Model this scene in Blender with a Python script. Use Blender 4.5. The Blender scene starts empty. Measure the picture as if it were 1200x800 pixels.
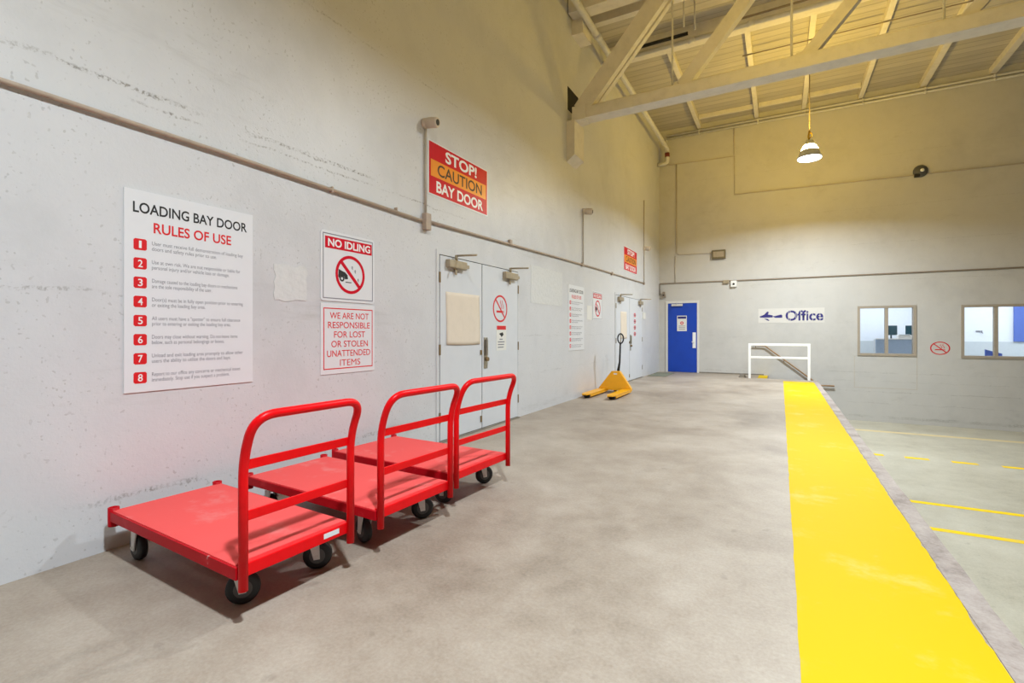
import bpy, bmesh, math, random
from mathutils import Matrix, Vector
random.seed(7)
S = bpy.context.scene
C = S.collection

# ------------------------------------------------------------------ camera, world, lights, exposure
EYE = 1.25                                   # lens height above the dock
cd = bpy.data.cameras.new('camera')
cam = bpy.data.objects.new('camera', cd); C.objects.link(cam)
cd.sensor_fit = 'HORIZONTAL'; cd.sensor_width = 36.0
cd.lens = 576.42 * 36.0 / 1200.0
cd.shift_y = -(400.0 - 388.97) / 1200.0
cd.clip_start = 0.05; cd.clip_end = 200
cam.location = (0, 0, EYE)
cam.rotation_euler = (math.pi / 2, 0, 0.4993)
S.camera = cam

w = bpy.data.worlds.new('daylight'); S.world = w; w.use_nodes = True
wb = w.node_tree.nodes['Background']
wb.inputs[0].default_value = (0.74, 0.87, 1.0, 1); wb.inputs[1].default_value = 0.12

S.view_settings.view_transform = 'Standard'
S.view_settings.look = 'None'
S.view_settings.gamma = 1.0
S.view_settings.use_curve_mapping = False
S.view_settings.exposure = 0.06
try:
    S.cycles.use_denoising = True
    S.cycles.max_bounces = 10; S.cycles.diffuse_bounces = 6
    S.cycles.sample_clamp_indirect = 6.0
except Exception:
    pass

LAMP_W = 345.0          # down light of one high bay lamp
GLOW = 300.0            # radiance of a lamp's warm upper glass
WARM = (1.0, 0.66, 0.075)

# ------------------------------------------------------------------ helpers: materials
def srgb(r, g, b):
    def f(v):
        v /= 255.0
        return v / 12.92 if v <= 0.04045 else ((v + 0.055) / 1.055) ** 2.4
    return (f(r), f(g), f(b), 1.0)

class NT:
    def __init__(self, m):
        self.t = m.node_tree; self.n = self.t.nodes
    def new(self, kind, **kw):
        n = self.n.new(kind)
        for k, v in kw.items():
            setattr(n, k, v)
        return n
    def link(self, a, b):
        self.t.links.new(a, b)
    def val(self, sock, v):
        if hasattr(v, 'links') or hasattr(v, 'is_linked'):
            self.link(v, sock)
        else:
            sock.default_value = v
    def math(self, op, a, b=0.0, c=0.0, clamp=False):
        n = self.new('ShaderNodeMath', operation=op); n.use_clamp = clamp
        self.val(n.inputs[0], a); self.val(n.inputs[1], b); self.val(n.inputs[2], c)
        return n.outputs[0]
    def coord(self):
        if not hasattr(self, '_c'):
            self._c = self.new('ShaderNodeNewGeometry').outputs['Position']
        return self._c
    def objcoord(self):
        if not hasattr(self, '_oc'):
            self._oc = self.new('ShaderNodeTexCoord').outputs['Object']
        return self._oc
    def xyz(self):
        if not hasattr(self, '_x'):
            s = self.new('ShaderNodeSeparateXYZ'); self.link(self.coord(), s.inputs[0]); self._x = s.outputs
        return self._x
    def noise(self, scale, detail=4.0, rough=0.6, stretch=None, vec=None, dist=0.0):
        v = vec or self.coord()
        if stretch:
            mp = self.new('ShaderNodeMapping'); self.link(v, mp.inputs[0])
            mp.inputs['Scale'].default_value = stretch; v = mp.outputs[0]
        n = self.new('ShaderNodeTexNoise'); self.link(v, n.inputs['Vector'])
        n.inputs['Scale'].default_value = scale; n.inputs['Detail'].default_value = detail
        n.inputs['Roughness'].default_value = rough; n.inputs['Distortion'].default_value = dist
        return n.outputs['Fac']
    def ramp(self, f, stops):
        r = self.new('ShaderNodeValToRGB'); self.link(f, r.inputs[0])
        e = r.color_ramp.elements
        while len(e) < len(stops):
            e.new(0.5)
        for q, (p, c) in zip(e, stops):
            q.position = p; q.color = c if len(c) == 4 else (*c, 1)
        return r.outputs[0]
    def step(self, f, lo, hi):
        n = self.new('ShaderNodeMapRange'); n.interpolation_type = 'SMOOTHSTEP'
        self.val(n.inputs[0], f); n.inputs[1].default_value = lo; n.inputs[2].default_value = hi
        return n.outputs[0]
    def mix(self, f, a, b, blend='MIX'):
        n = self.new('ShaderNodeMix', data_type='RGBA', blend_type=blend)
        self.val(n.inputs[0], f); self.val(n.inputs[6], a); self.val(n.inputs[7], b)
        return n.outputs[2]
    def bump(self, h, strength, dist=0.01, normal=None):
        n = self.new('ShaderNodeBump'); n.inputs['Strength'].default_value = strength
        n.inputs['Distance'].default_value = dist; self.link(h, n.inputs['Height'])
        if normal: self.link(normal, n.inputs['Normal'])
        return n.outputs[0]

def material(name, color, rough=0.5, metal=0.0, emit=None, strength=0.0, mottle=0.0, mscale=12.0, bumps=0.0, coat=0.0):
    m = bpy.data.materials.new(name); m.use_nodes = True
    t = NT(m); b = t.n['Principled BSDF']
    b.inputs['Base Color'].default_value = color
    b.inputs['Roughness'].default_value = rough; b.inputs['Metallic'].default_value = metal
    if coat: b.inputs['Coat Weight'].default_value = coat; b.inputs['Coat Roughness'].default_value = 0.1
    if emit:
        b.inputs['Emission Color'].default_value = emit; b.inputs['Emission Strength'].default_value = strength
    f = t.noise(mscale, 5.0, 0.6, vec=t.objcoord())
    if mottle:
        dk = tuple(c * (1 - mottle) for c in color[:3]) + (1,)
        lt = tuple(min(1, c * (1 + mottle * 0.6)) for c in color[:3]) + (1,)
        t.link(t.ramp(f, [(0.3, dk), (0.5, color), (0.75, lt)]), b.inputs['Base Color'])
    if bumps:
        t.link(t.bump(f, bumps), b.inputs['Normal'])
    return m

def wall_material(name, color, lines, seam_axis='y', rough=0.42, speckle=1.0, grime=1.0):
    """painted concrete: soft blotches, pitting, ragged horizontal board seams at the given heights"""
    m = bpy.data.materials.new(name); m.use_nodes = True
    t = NT(m); b = t.n['Principled BSDF']
    big = t.noise(0.55, 5, 0.55); mid = t.noise(3.0, 6, 0.65); fine = t.noise(38, 3, 0.6); grit = t.noise(85, 2, 0.5)
    dk = tuple(c * 0.88 for c in color[:3]) + (1,)
    lt = tuple(min(1, c * 1.05) for c in color[:3]) + (1,)
    col = t.ramp(t.math('ADD', t.math('MULTIPLY', big, 0.6), t.math('MULTIPLY', mid, 0.4)), [(0.32, dk), (0.5, color), (0.66, lt)])
    z = t.xyz()[2]; along = t.xyz()[1 if seam_axis == 'y' else 0]
    wob = t.math('MULTIPLY', t.math('SUBTRACT', mid, 0.5), 0.10)
    zz = t.math('ADD', z, wob)
    groove = None
    for (h, half, amt, a0, a1) in lines:
        d = t.math('ABSOLUTE', t.math('SUBTRACT', zz, h))
        k = t.math('SUBTRACT', 1.0, t.step(d, half * 0.3, half))
        k = t.math('MULTIPLY', t.math('MULTIPLY', k, t.step(t.noise(48, 4, 0.7), 0.44, 0.64)), t.step(t.noise(1.7, 3, 0.6), 0.36, 0.6))
        win = t.math('MULTIPLY', t.step(along, a0, a0 + 0.3), t.math('SUBTRACT', 1.0, t.step(along, a1 - 0.3, a1)))
        k = t.math('MULTIPLY', t.math('MULTIPLY', k, win), amt)
        groove = k if groove is None else t.math('MAXIMUM', groove, k)
    # little pits and specks of dirt
    pits = t.math('MULTIPLY', t.step(t.noise(44, 1, 0.4), 0.66, 0.73), t.step(mid, 0.40, 0.58))
    smear = t.math('MULTIPLY', t.step(t.noise(1.3, 6, 0.75, stretch=(1, 0.35, 2.2)), 0.57, 0.80), 0.35 * grime)
    dirt = t.math('MAXIMUM', t.math('MULTIPLY', pits, 0.33 * speckle), smear)
    col = t.mix(dirt, col, tuple(c * 0.42 for c in (color[0], color[1] * 0.93, color[2] * 0.82)) + (1,))
    if groove is not None:
        col = t.mix(groove, col, tuple(c * 0.30 for c in (color[0], color[1] * 0.92, color[2] * 0.78)) + (1,))
    t.link(col, b.inputs['Base Color'])
    b.inputs['Roughness'].default_value = rough
    h = t.math('SUBTRACT', t.math('ADD', t.math('MULTIPLY', fine, 0.5), t.math('MULTIPLY', mid, 0.8)), t.math('MULTIPLY', dirt, 0.8))
    h = t.math('ADD', h, t.math('MULTIPLY', grit, 0.12))
    t.link(t.bump(h, 0.22, 0.012), b.inputs['Normal'])
    return m

def concrete_floor(name, base, dark, light, rough=0.55, scale=1.0):
    m = bpy.data.materials.new(name); m.use_nodes = True
    t = NT(m); b = t.n['Principled BSDF']
    big = t.noise(0.7 * scale, 7, 0.62, dist=0.4); mid = t.noise(4.0 * scale, 7, 0.7); fine = t.noise(60, 4, 0.7)
    f = t.math('ADD', t.math('MULTIPLY', big, 0.52), t.math('ADD', t.math('MULTIPLY', mid, 0.26), t.math('MULTIPLY', fine, 0.22)))
    col = t.ramp(f, [(0.36, dark), (0.49, base), (0.62, light)])
    spots = t.math('MULTIPLY', t.step(t.noise(9, 3, 0.5), 0.66, 0.74), 0.25)
    col = t.mix(spots, col, tuple(c * 0.6 for c in dark[:3]) + (1,))
    t.link(col, b.inputs['Base Color'])
    t.link(t.math('ADD', rough - 0.1, t.math('MULTIPLY', mid, 0.25)), b.inputs['Roughness'])
    t.link(t.bump(t.math('ADD', fine, t.math('MULTIPLY', mid, 0.6)), 0.18, 0.006), b.inputs['Normal'])
    return m

def worn_paint(name, color, worn, amount=0.5, scale=1.2, rough=0.5, under=None):
    m = bpy.data.materials.new(name); m.use_nodes = True
    t = NT(m); b = t.n['Principled BSDF']
    f = t.noise(scale, 7, 0.62); g = t.noise(14, 5, 0.7)
    k = t.math('MULTIPLY', t.step(t.math('ADD', t.math('MULTIPLY', f, 0.8), t.math('MULTIPLY', g, 0.2)), 0.53, 0.68), amount)
    col = t.mix(k, color, worn)
    if under:
        chip = t.step(t.noise(16, 5, 0.75), 0.68, 0.72)
        col = t.mix(t.math('MULTIPLY', chip, 0.7), col, under)
    t.link(col, b.inputs['Base Color'])
    b.inputs['Roughness'].default_value = rough; b.inputs['Specular IOR Level'].default_value = 0.1
    t.link(t.bump(g, 0.12, 0.005), b.inputs['Normal'])
    return m

def board_material(name, color, pitch, axis, dark=0.72):
    """painted roof boards: thin shadow gaps every `pitch` metres across `axis`"""
    m = bpy.data.materials.new(name); m.use_nodes = True
    t = NT(m); b = t.n['Principled BSDF']
    a = t.xyz()[axis]
    k = t.math('FLOOR', t.math('DIVIDE', a, pitch))
    fr = t.math('SUBTRACT', t.math('DIVIDE', a, pitch), k)
    gap_dark = t.math('SUBTRACT', 1.0, t.step(t.math('MINIMUM', fr, t.math('SUBTRACT', 1.0, fr)), 0.02, 0.10))
    wn = t.new('ShaderNodeTexWhiteNoise', noise_dimensions='1D'); t.link(k, wn.inputs['W'])
    tone = t.math('ADD', 0.90, t.math('MULTIPLY', wn.outputs['Value'], 0.14))
    st = (0.25, 3, 1) if axis == 1 else (3, 0.25, 1)
    g = t.noise(7, 6, 0.65, stretch=st)
    col = t.ramp(g, [(0.3, tuple(c * 0.86 for c in color[:3])), (0.6, color[:3])])
    hs = t.new('ShaderNodeHueSaturation'); t.link(tone, hs.inputs['Value']); t.link(col, hs.inputs['Color'])
    col = t.mix(t.math('MULTIPLY', gap_dark, 0.55), hs.outputs[0], tuple(c * 0.45 for c in color[:3]) + (1,))
    t.link(col, b.inputs['Base Color']); b.inputs['Roughness'].default_value = 0.6
    t.link(t.bump(t.math('SUBTRACT', g, gap_dark), 0.35, 0.01), b.inputs['Normal'])
    return m

M = {}
M['wall_left'] = wall_material('painted_concrete', srgb(210, 210, 212), [
    (2.70, 0.020, 0.9, -3, 3.6), (2.63, 0.012, 0.8, 1.4, 5.2), (3.93, 0.014, 0.55, 1.5, 6.5), (0.29, 0.022, 0.75, -3, 4.4),
    (1.48, 0.014, 0.55, -3, 1.45), (1.20, 0.012, 0.4, 6.4, 11), (0.62, 0.012, 0.4, 6.4, 11)], 'y', 0.40)
M['wall_back'] = wall_material('painted_block', srgb(200, 197, 192), [
    (3.60, 0.012, 0.4, -3, 10), (4.55, 0.012, 0.35, -3, 10), (5.9, 0.012, 0.3, -3, 10), (2.62, 0.012, 0.35, -3, 10),
    (0.18, 0.016, 0.6, 0.9, 12), (-0.05, 0.014, 0.5, 0.9, 12), (-0.32, 0.016, 0.6, 0.9, 12), (-0.62, 0.016, 0.5, 0.9, 12), (-0.98, 0.05, 0.8, 0.9, 12),
    (0.10, 0.014, 0.5, -2.2, -0.5), (0.45, 0.012, 0.35, -2.2, 1)], 'x', 0.55, 0.5, 0.8)
M['dock'] = concrete_floor('dock_concrete', srgb(157, 143, 128), srgb(126, 112, 98), srgb(178, 166, 152), 0.5)
M['lower_floor'] = concrete_floor('bay_concrete', srgb(178, 171, 152), srgb(146, 137, 118), srgb(196, 190, 172), 0.5, 0.8)
M['curb'] = concrete_floor('edge_concrete', srgb(156, 143, 135), srgb(112, 98, 90), srgb(178, 166, 158), 0.7, 4.0)
M['yellow_stripe'] = worn_paint('yellow_floor_paint', (0.66, 0.44, 0.0, 1), (0.74, 0.50, 0.10, 1), 0.85, 1.8, 0.6)
M['yellow_line'] = worn_paint('thin_yellow_paint', (0.88, 0.60, 0.01, 1), srgb(214, 190, 110), 0.8, 2.4, 0.6)
M['cream_line'] = worn_paint('faded_line_paint', srgb(212, 194, 150), srgb(190, 180, 158), 0.8, 2.4, 0.6)
M['deck_boards'] = board_material('roof_boards', srgb(194, 187, 174), 0.235, 1)
M['timber'] = material('painted_timber', srgb(222, 216, 206), 0.6, mottle=0.10, mscale=6, bumps=0.25)
M['pipe'] = material('painted_pipe', srgb(212, 210, 206), 0.45, mottle=0.08, mscale=9)
M['conduit'] = material('beige_conduit', srgb(178, 160, 143), 0.5, mottle=0.15, mscale=14)
M['dark_conduit'] = material('dull_conduit', srgb(148, 134, 118), 0.5, mottle=0.15)
M['wall_conduit'] = material('wall_painted_conduit', srgb(194, 184, 170), 0.5, mottle=0.1)
M['black'] = material('black_rubber', (0.012, 0.012, 0.013, 1), 0.55, mottle=0.2)
M['recess_shade'] = material('recess_shade_paint', (0.02, 0.017, 0.013, 1), 0.9, mottle=0.2)  # near-black colour that stands in for the shade inside recesses
M['red'] = material('red_enamel', (0.80, 0.002, 0.006, 1), 0.36, mottle=0.06, mscale=20)
M['red'].node_tree.nodes['Principled BSDF'].inputs['Specular IOR Level'].default_value = 0.22
M['red_worn'] = worn_paint('scuffed_red_enamel', (0.50, 0.005, 0.012, 1), (0.62, 0.03, 0.04, 1), 0.6, 9, 0.4, under=(0.55, 0.42, 0.40, 1))
M['red_deck'] = worn_paint('dusty_red_deck', (0.82, 0.10, 0.095, 1), (0.80, 0.21, 0.20, 1), 0.8, 3.0, 0.6)
M['zinc'] = material('zinc_plate', srgb(222, 220, 216), 0.45, 0.15, mottle=0.1)
M['grey_hub'] = material('grey_plastic', srgb(84, 84, 84), 0.5, mottle=0.06)
M['white_sign'] = material('white_sign_sheet', srgb(226, 227, 230), 0.32, mottle=0.015)
M['sign_red'] = material('sign_red', (0.62, 0.004, 0.022, 1), 0.35, mottle=0.03)
M['sign_red'].node_tree.nodes['Principled BSDF'].inputs['Specular IOR Level'].default_value = 0.2
M['sign_letter_red'] = material('letter_red', (0.70, 0.012, 0.018, 1), 0.4, mottle=0.03)
M['sign_orange'] = material('sign_orange', (0.86, 0.28, 0.012, 1), 0.35, mottle=0.03)
M['ink'] = material('black_ink', srgb(34, 32, 34), 0.5, mottle=0.05)
M['ink_brown'] = material('dark_brown_ink', srgb(66, 32, 18), 0.5, mottle=0.05)
M['ink_grey'] = material('grey_ink', srgb(128, 128, 136), 0.6, mottle=0.05)
M['letter_white'] = material('white_letter', srgb(240, 238, 238), 0.4, mottle=0.02)
M['navy'] = material('navy_paint', srgb(44, 40, 118), 0.5, mottle=0.12, mscale=30)
M['faded_white'] = material('faded_white_paint', srgb(216, 212, 206), 0.5, mottle=0.03)
M['paper'] = material('cream_paper', srgb(226, 212, 194), 0.8, mottle=0.04, mscale=8, bumps=0.15)
M['white_paper'] = material('white_paper', srgb(228, 226, 220), 0.8, mottle=0.03)
M['patch'] = material('patched_plaster', srgb(214, 214, 213), 0.6, mottle=0.06, mscale=18, bumps=0.5)
M['door_white'] = material('door_paint', srgb(214, 216, 220), 0.4, mottle=0.03, mscale=4, bumps=0.05)
M['door_blue'] = material('blue_door_paint', srgb(10, 66, 178), 0.4, mottle=0.10, mscale=3)
M['frame_white'] = material('white_frame_paint', srgb(222, 220, 216), 0.45, mottle=0.03)
M['brass'] = material('aged_brass', srgb(140, 118, 84), 0.45, 0.6, mottle=0.2)
M['closer'] = material('closer_metal', srgb(176, 162, 138), 0.45, 0.4, mottle=0.15)
M['steel'] = material('brushed_steel', srgb(172, 166, 152), 0.35, 0.8, mottle=0.1)
M['white_rail'] = material('white_rail_paint', srgb(246, 245, 242), 0.4, mottle=0.03)
M['brown_rail'] = material('varnished_rail', srgb(160, 126, 90), 0.5, mottle=0.15, mscale=10)
M['jack'] = material('yellow_orange_enamel', (0.90, 0.42, 0.004, 1), 0.35, mottle=0.05)
M['mat'] = material('grey_green_mat', srgb(122, 124, 108), 0.95, mottle=0.2, mscale=60, bumps=0.6)
M['cam_white'] = material('camera_housing', srgb(206, 192, 176), 0.4, mottle=0.04)
M['lamp_grey'] = material('lamp_housing', srgb(206, 208, 204), 0.5, 0.0, mottle=0.08)
M['lamp_lens'] = material('lamp_lens', (1, 1, 1, 1), 0.4, emit=(1.0, 0.98, 0.94, 1), strength=9.0, mottle=0.01)
M['yellow_plastic'] = material('yellow_plastic', srgb(196, 156, 40), 0.45, mottle=0.08)
M['red_fitting'] = material('rust_red_fitting', srgb(120, 46, 34), 0.5, mottle=0.15)
M['win_frame'] = material('window_frame', srgb(170, 158, 142), 0.5, mottle=0.06)
M['office_wall'] = material('office_paint', srgb(236, 240, 246), 0.7, mottle=0.02)
M['office_low'] = material('office_dado', srgb(206, 212, 214), 0.7, mottle=0.03)
M['office_blue'] = material('office_blue_panel', srgb(92, 116, 192), 0.7, mottle=0.05)
M['desk_blue'] = material('desk_screen_fabric', srgb(166, 180, 198), 0.9, mottle=0.05)
M['monitor'] = material('monitor_dark', srgb(36, 66, 74), 0.4, mottle=0.15)
M['baseboard'] = material('rubber_base', srgb(132, 124, 112), 0.6, mottle=0.15)
M['box_olive'] = material('olive_box', srgb(112, 100, 70), 0.5, mottle=0.1)
g = bpy.data.materials.new('window_glass'); g.use_nodes = True
gt = NT(g); gb = gt.n['Principled BSDF']
gb.inputs['Roughness'].default_value = 0.02; gb.inputs['Transmission Weight'].default_value = 1.0; gb.inputs['IOR'].default_value = 1.05
gb.inputs['Base Color'].default_value = (0.95, 0.98, 1, 1)
gt.link(gt.ramp(gt.noise(2), [(0.2, (0.93, 0.97, 1.0)), (0.8, (0.97, 0.99, 1.0))]), gb.inputs['Base Color'])
M['glass'] = g

# ------------------------------------------------------------------ helpers: meshes and objects
class MB:
    def __init__(self):
        self.b = bmesh.new(); self.mi = 0
    def _done(self, faces):
        for f in faces: f.material_index = self.mi
    def mat(self, i):
        self.mi = i; return self
    def box(self, x0, x1, y0, y1, z0, z1, bev=0.0):
        v = [self.b.verts.new(p) for p in ((x0,y0,z0),(x1,y0,z0),(x1,y1,z0),(x0,y1,z0),(x0,y0,z1),(x1,y0,z1),(x1,y1,z1),(x0,y1,z1))]
        fs = [self.b.faces.new([v[i] for i in q]) for q in ((3,2,1,0),(4,5,6,7),(0,1,5,4),(1,2,6,5),(2,3,7,6),(3,0,4,7))]
        self._done(fs)
        if bev:
            es = list({e for f in fs for e in f.edges})
            r = bmesh.ops.bevel(self.b, geom=es, offset=bev, segments=2, affect='EDGES', profile=0.5)
            self._done(r['faces'])
        return self
    def prism(self, pts, z0, z1, T=None):
        """outline in local x,y extruded along z; T maps local points to mesh points"""
        T = T or (lambda p: p)
        if sum(pts[i-1][0]*pts[i][1] - pts[i][0]*pts[i-1][1] for i in range(len(pts))) < 0: pts = pts[::-1]
        a = [self.b.verts.new(T((x, y, z0))) for x, y in pts]; c = [self.b.verts.new(T((x, y, z1))) for x, y in pts]
        n = len(pts); fs = [self.b.faces.new(a[::-1]), self.b.faces.new(c)]
        for i in range(n):
            j = (i + 1) % n; fs.append(self.b.faces.new((a[i], a[j], c[j], c[i])))
        self._done(fs); return self
    def tube(self, path, r, seg=10, cap=True, closed=False):
        P = [Vector(p) for p in path]; n = len(P); rings = []
        up = None
        for i in range(n):
            if closed: d = P[(i+1) % n] - P[i-1]
            else: d = P[min(i+1, n-1)] - P[max(i-1, 0)]
            d.normalize()
            if up is None:
                up = Vector((0, 0, 1)) if abs(d.z) < 0.9 else Vector((0, 1, 0))
            s = d.cross(up).normalized(); up = s.cross(d).normalized()
            rr = r[i] if isinstance(r, (list, tuple)) else r
            rings.append([self.b.verts.new(P[i] + (s * math.cos(2*math.pi*k/seg) + up * math.sin(2*math.pi*k/seg)) * rr) for k in range(seg)])
        fs = []
        for i in range(n if closed else n - 1):
            A, B = rings[i], rings[(i+1) % n]
            for k in range(seg):
                l = (k + 1) % seg
                f = self.b.faces.new((A[k], A[l], B[l], B[k])); f.smooth = True; fs.append(f)
        if cap and not closed:
            fs.append(self.b.faces.new(rings[0][::-1])); fs.append(self.b.faces.new(rings[-1]))
        self._done(fs); return self
    def lathe(self, prof, seg=28, origin=(0,0,0), axis='z', smooth=True, cap=True):
        """profile of (radius, height) turned about an axis"""
        o = Vector(origin)
        def at(r, h, a):
            u, v = r * math.cos(a), r * math.sin(a)
            return o + (Vector((u, v, h)) if axis == 'z' else Vector((h, u, v)) if axis == 'x' else Vector((v, h, u)))
        rings = [[self.b.verts.new(at(r, h, 2*math.pi*k/seg)) for k in range(seg)] for r, h in prof]
        fs = []
        for A, B in zip(rings, rings[1:]):
            for k in range(seg):
                l = (k + 1) % seg; f = self.b.faces.new((A[k], A[l], B[l], B[k])); f.smooth = smooth; fs.append(f)
        if cap:
            fs.append(self.b.faces.new(rings[0][::-1])); fs.append(self.b.faces.new(rings[-1]))
        self._done(fs); return self
    def ring(self, cx, cy, ro, ri, z0, z1, seg=48, sx=1.0):
        def c(r, z): return [self.b.verts.new((cx + sx * r * math.cos(2*math.pi*k/seg), cy + r * math.sin(2*math.pi*k/seg), z)) for k in range(seg)]
        a, b, d, e = c(ro, z0), c(ro, z1), c(ri, z1), c(ri, z0); fs = []
        for A, B in ((a, b), (b, d), (d, e), (e, a)):
            for k in range(seg):
                l = (k + 1) % seg; fs.append(self.b.faces.new((A[k], A[l], B[l], B[k])))
        self._done(fs); return self
    def build(self, name, mats, parent=None, loc=None, mods=True):
        bmesh.ops.recalc_face_normals(self.b, faces=self.b.faces[:])
        me = bpy.data.meshes.new(name); self.b.to_mesh(me); self.b.free()
        for m in (mats if isinstance(mats, (list, tuple)) else [mats]): me.materials.append(m)
        o = bpy.data.objects.new(name, me); C.objects.link(o)
        if parent: o.parent = parent
        if loc: o.location = loc
        return o

def tag(o, label=None, cat=None, group=None, kind=None):
    if label: o['label'] = label
    if cat: o['category'] = cat
    if group: o['group'] = group
    if kind: o['kind'] = kind
    return o
def empty(name, mat, label, cat, group=None):
    o = bpy.data.objects.new(name, None); C.objects.link(o); o.empty_display_size = 0.1
    o.matrix_world = mat if isinstance(mat, Matrix) else Matrix.Translation(mat)
    return tag(o, label, cat, group)
def struct(mb, name, mats, parent=None):
    o = mb.build(name, mats, parent)
    if parent is None: o['kind'] = 'structure'
    return o
def copy_tree(o, matrix, label, group=None):
    c = o.copy(); C.objects.link(c); c.matrix_world = matrix; c['label'] = label
    if group: c['group'] = group
    for ch in list(o.children):
        d = ch.copy(); C.objects.link(d); d.parent = c
        for g_ in list(ch.children):
            e = g_.copy(); C.objects.link(e); e.parent = d
    return c
def rounded(pts, radii, n=8):
    """polyline with its inner corners rounded"""
    P = [Vector(p) for p in pts]; out = [P[0]]
    for i in range(1, len(P) - 1):
        r = radii[i - 1]; a = (P[i-1] - P[i]); b = (P[i+1] - P[i])
        t = min(r, a.length * 0.49, b.length * 0.49); A = P[i] + a.normalized() * t; B = P[i] + b.normalized() * t
        for k in range(n + 1):
            s = k / n; out.append(A * (1-s)**2 + P[i] * 2*s*(1-s) + B * s*s)
    out.append(P[-1]); return out
def text(name, body, box, mat, parent, z=0.004, bold=0.0, fit='box', thick=0.0006, align='CENTER', label=None):
    """lettering as a mesh fitted into box (x0, x1, y0, y1) of the parent's face"""
    cu = bpy.data.curves.new(name, 'FONT'); cu.body = body; cu.align_x = align
    cu.offset = bold; cu.extrude = 0.0; cu.resolution_u = 4; cu.size = 1.0
    t = bpy.data.objects.new(name + '_source', cu); C.objects.link(t)
    dg = bpy.context.evaluated_depsgraph_get()
    me = bpy.data.meshes.new_from_object(t.evaluated_get(dg))
    bpy.data.objects.remove(t, do_unlink=True); bpy.data.curves.remove(cu)
    me.name = name
    xs = [v.co.x for v in me.vertices]; ys = [v.co.y for v in me.vertices]
    x0, x1, y0, y1 = box
    sx = (x1 - x0) / (max(xs) - min(xs)); sy = (y1 - y0) / (max(ys) - min(ys))
    if fit == 'height': sx = sy
    ox = x0 - min(xs) * sx
    for v in me.vertices:
        v.co = (ox + v.co.x * sx, y0 + (v.co.y - min(ys)) * sy, z)
    me.materials.clear(); me.materials.append(mat)
    o = bpy.data.objects.new(name, me); C.objects.link(o); o.parent = parent
    if label: o['label'] = label
    return o

XW, YB = -3.38, 15.98           # left wall face, back wall face
ZC = 7.62                       # underside of the roof boards
def L(y, z, n=0.0):             # frame on the left wall: local x = +Y, y = up, z = out of the wall
    return Matrix(((0,0,1,XW+n),(1,0,0,y),(0,1,0,z),(0,0,0,1)))
def B(x, z, n=0.0):             # frame on the back wall: local x = +X, y = up, z = out of the wall
    return Matrix(((1,0,0,x),(0,0,-1,YB-n),(0,1,0,z),(0,0,0,1)))

# ------------------------------------------------------------------ the setting
ZL = -1.11
XE = 0.84                                                   # dock edge
XR, YR = 13.0, -7.0
struct(MB().box(XW-0.25, XW, YR, YB+0.25, ZL-0.2, ZC+0.3), 'wall_left', M['wall_left'])
# dock slab, with the stair well cut out beside the back wall
struct(MB().prism([(XW, YR), (0.735, YR), (0.735, 14.87), (-0.30, 14.87), (-0.30, YB), (XW, YB)], ZL, 0.0), 'floor', M['dock'])
mb = MB(); n = 90; out = []
for i in range(n + 1):
    y = YR + (14.87 - YR) * i / n; out.append((0.735, y))
for i in range(n + 1):
    y = 14.87 - (14.87 - YR) * i / n; out.append((XE + random.uniform(-0.006, 0.006), y))
mb.prism(out, ZL, 0.004); struct(mb, 'trim_dock_edge', M['curb'])
struct(MB().box(XW, XR, YR, YB+0.25, ZL-0.25, ZL), 'floor_bay', M['lower_floor'])
# back wall with two window openings
W1, W2 = (1.84, 3.02, 0.66, 1.91), (3.95, 5.16, 0.64, 1.89)
mb = MB()
xs = [XW-0.25, W1[0], W1[1], W2[0], W2[1], XR]
for i in range(5):
    if i in (1, 3):
        wz = W1 if i == 1 else W2
        mb.box(xs[i], xs[i+1], YB, YB+0.22, ZL-0.2, wz[2]); mb.box(xs[i], xs[i+1], YB, YB+0.22, wz[3], ZC+0.3)
    else:
        mb.box(xs[i], xs[i+1], YB, YB+0.22, ZL-0.2, ZC+0.3)
bmesh.ops.remove_doubles(mb.b, verts=mb.b.verts[:], dist=1e-4)
struct(mb, 'wall_back', M['wall_back'])
struct(MB().box(XW-0.25, XR, YR, YB+0.25, ZC, ZC+0.12), 'ceiling', M['deck_boards'])
struct(MB().box(XR, XR+0.2, YR, YB+0.25, 2.9, ZC+0.3), 'wall_right', M['wall_back'])       # above the open bay doors
struct(MB().box(XW-0.25, XR, YR-0.2, YR, 2.9, ZC+0.3), 'wall_rear', M['wall_back'])
struct(MB().box(-2.20, -0.42, YB-0.02, YB, 0.0, 0.035), 'baseboard_back', M['baseboard'])
# floor paint
mb = MB(); pts = []
for i in range(150):
    y = 1.0 + (14.30 - 1.0) * i / 149; pts.append((0.066 + random.uniform(-0.003, 0.003), y))
for i in range(260):
    y = 14.30 - (14.30 - 1.0) * i / 259; pts.append((0.735 + random.uniform(-0.012, 0.002), y))
mb.prism(pts, 0.0, 0.003); struct(mb, 'floor_stripe_marking', M['yellow_stripe'])
struct(MB().box(-0.54, -0.31, 14.92, 15.94, 0.0, 0.003), 'floor_nosing_marking', M['yellow_stripe'])
for y in (8.70, 7.60):
    struct(MB().box(1.05, 9.0, y-0.055, y+0.055, ZL, ZL+0.002), 'floor_line_marking', M['yellow_line'])
x = 1.38
while x < 9:
    struct(MB().box(x, x+0.36, 11.62, 11.76, ZL, ZL+0.002), 'floor_dash_marking', M['yellow_line']); x += 0.68
struct(MB().box(1.0, 10, 14.35, 14.55, ZL, ZL+0.002), 'floor_faded_marking', M['cream_line'])
# stairs going down along the back wall
mb = MB()
for k in range(6):
    mb.box(-0.30 + 0.24*k, -0.30 + 0.24*(k+1), 14.87, YB, ZL, -0.185*(k+1) + (0.0 if k < 5 else 0.003))
struct(mb, 'floor_stairs', M['curb'])

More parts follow.
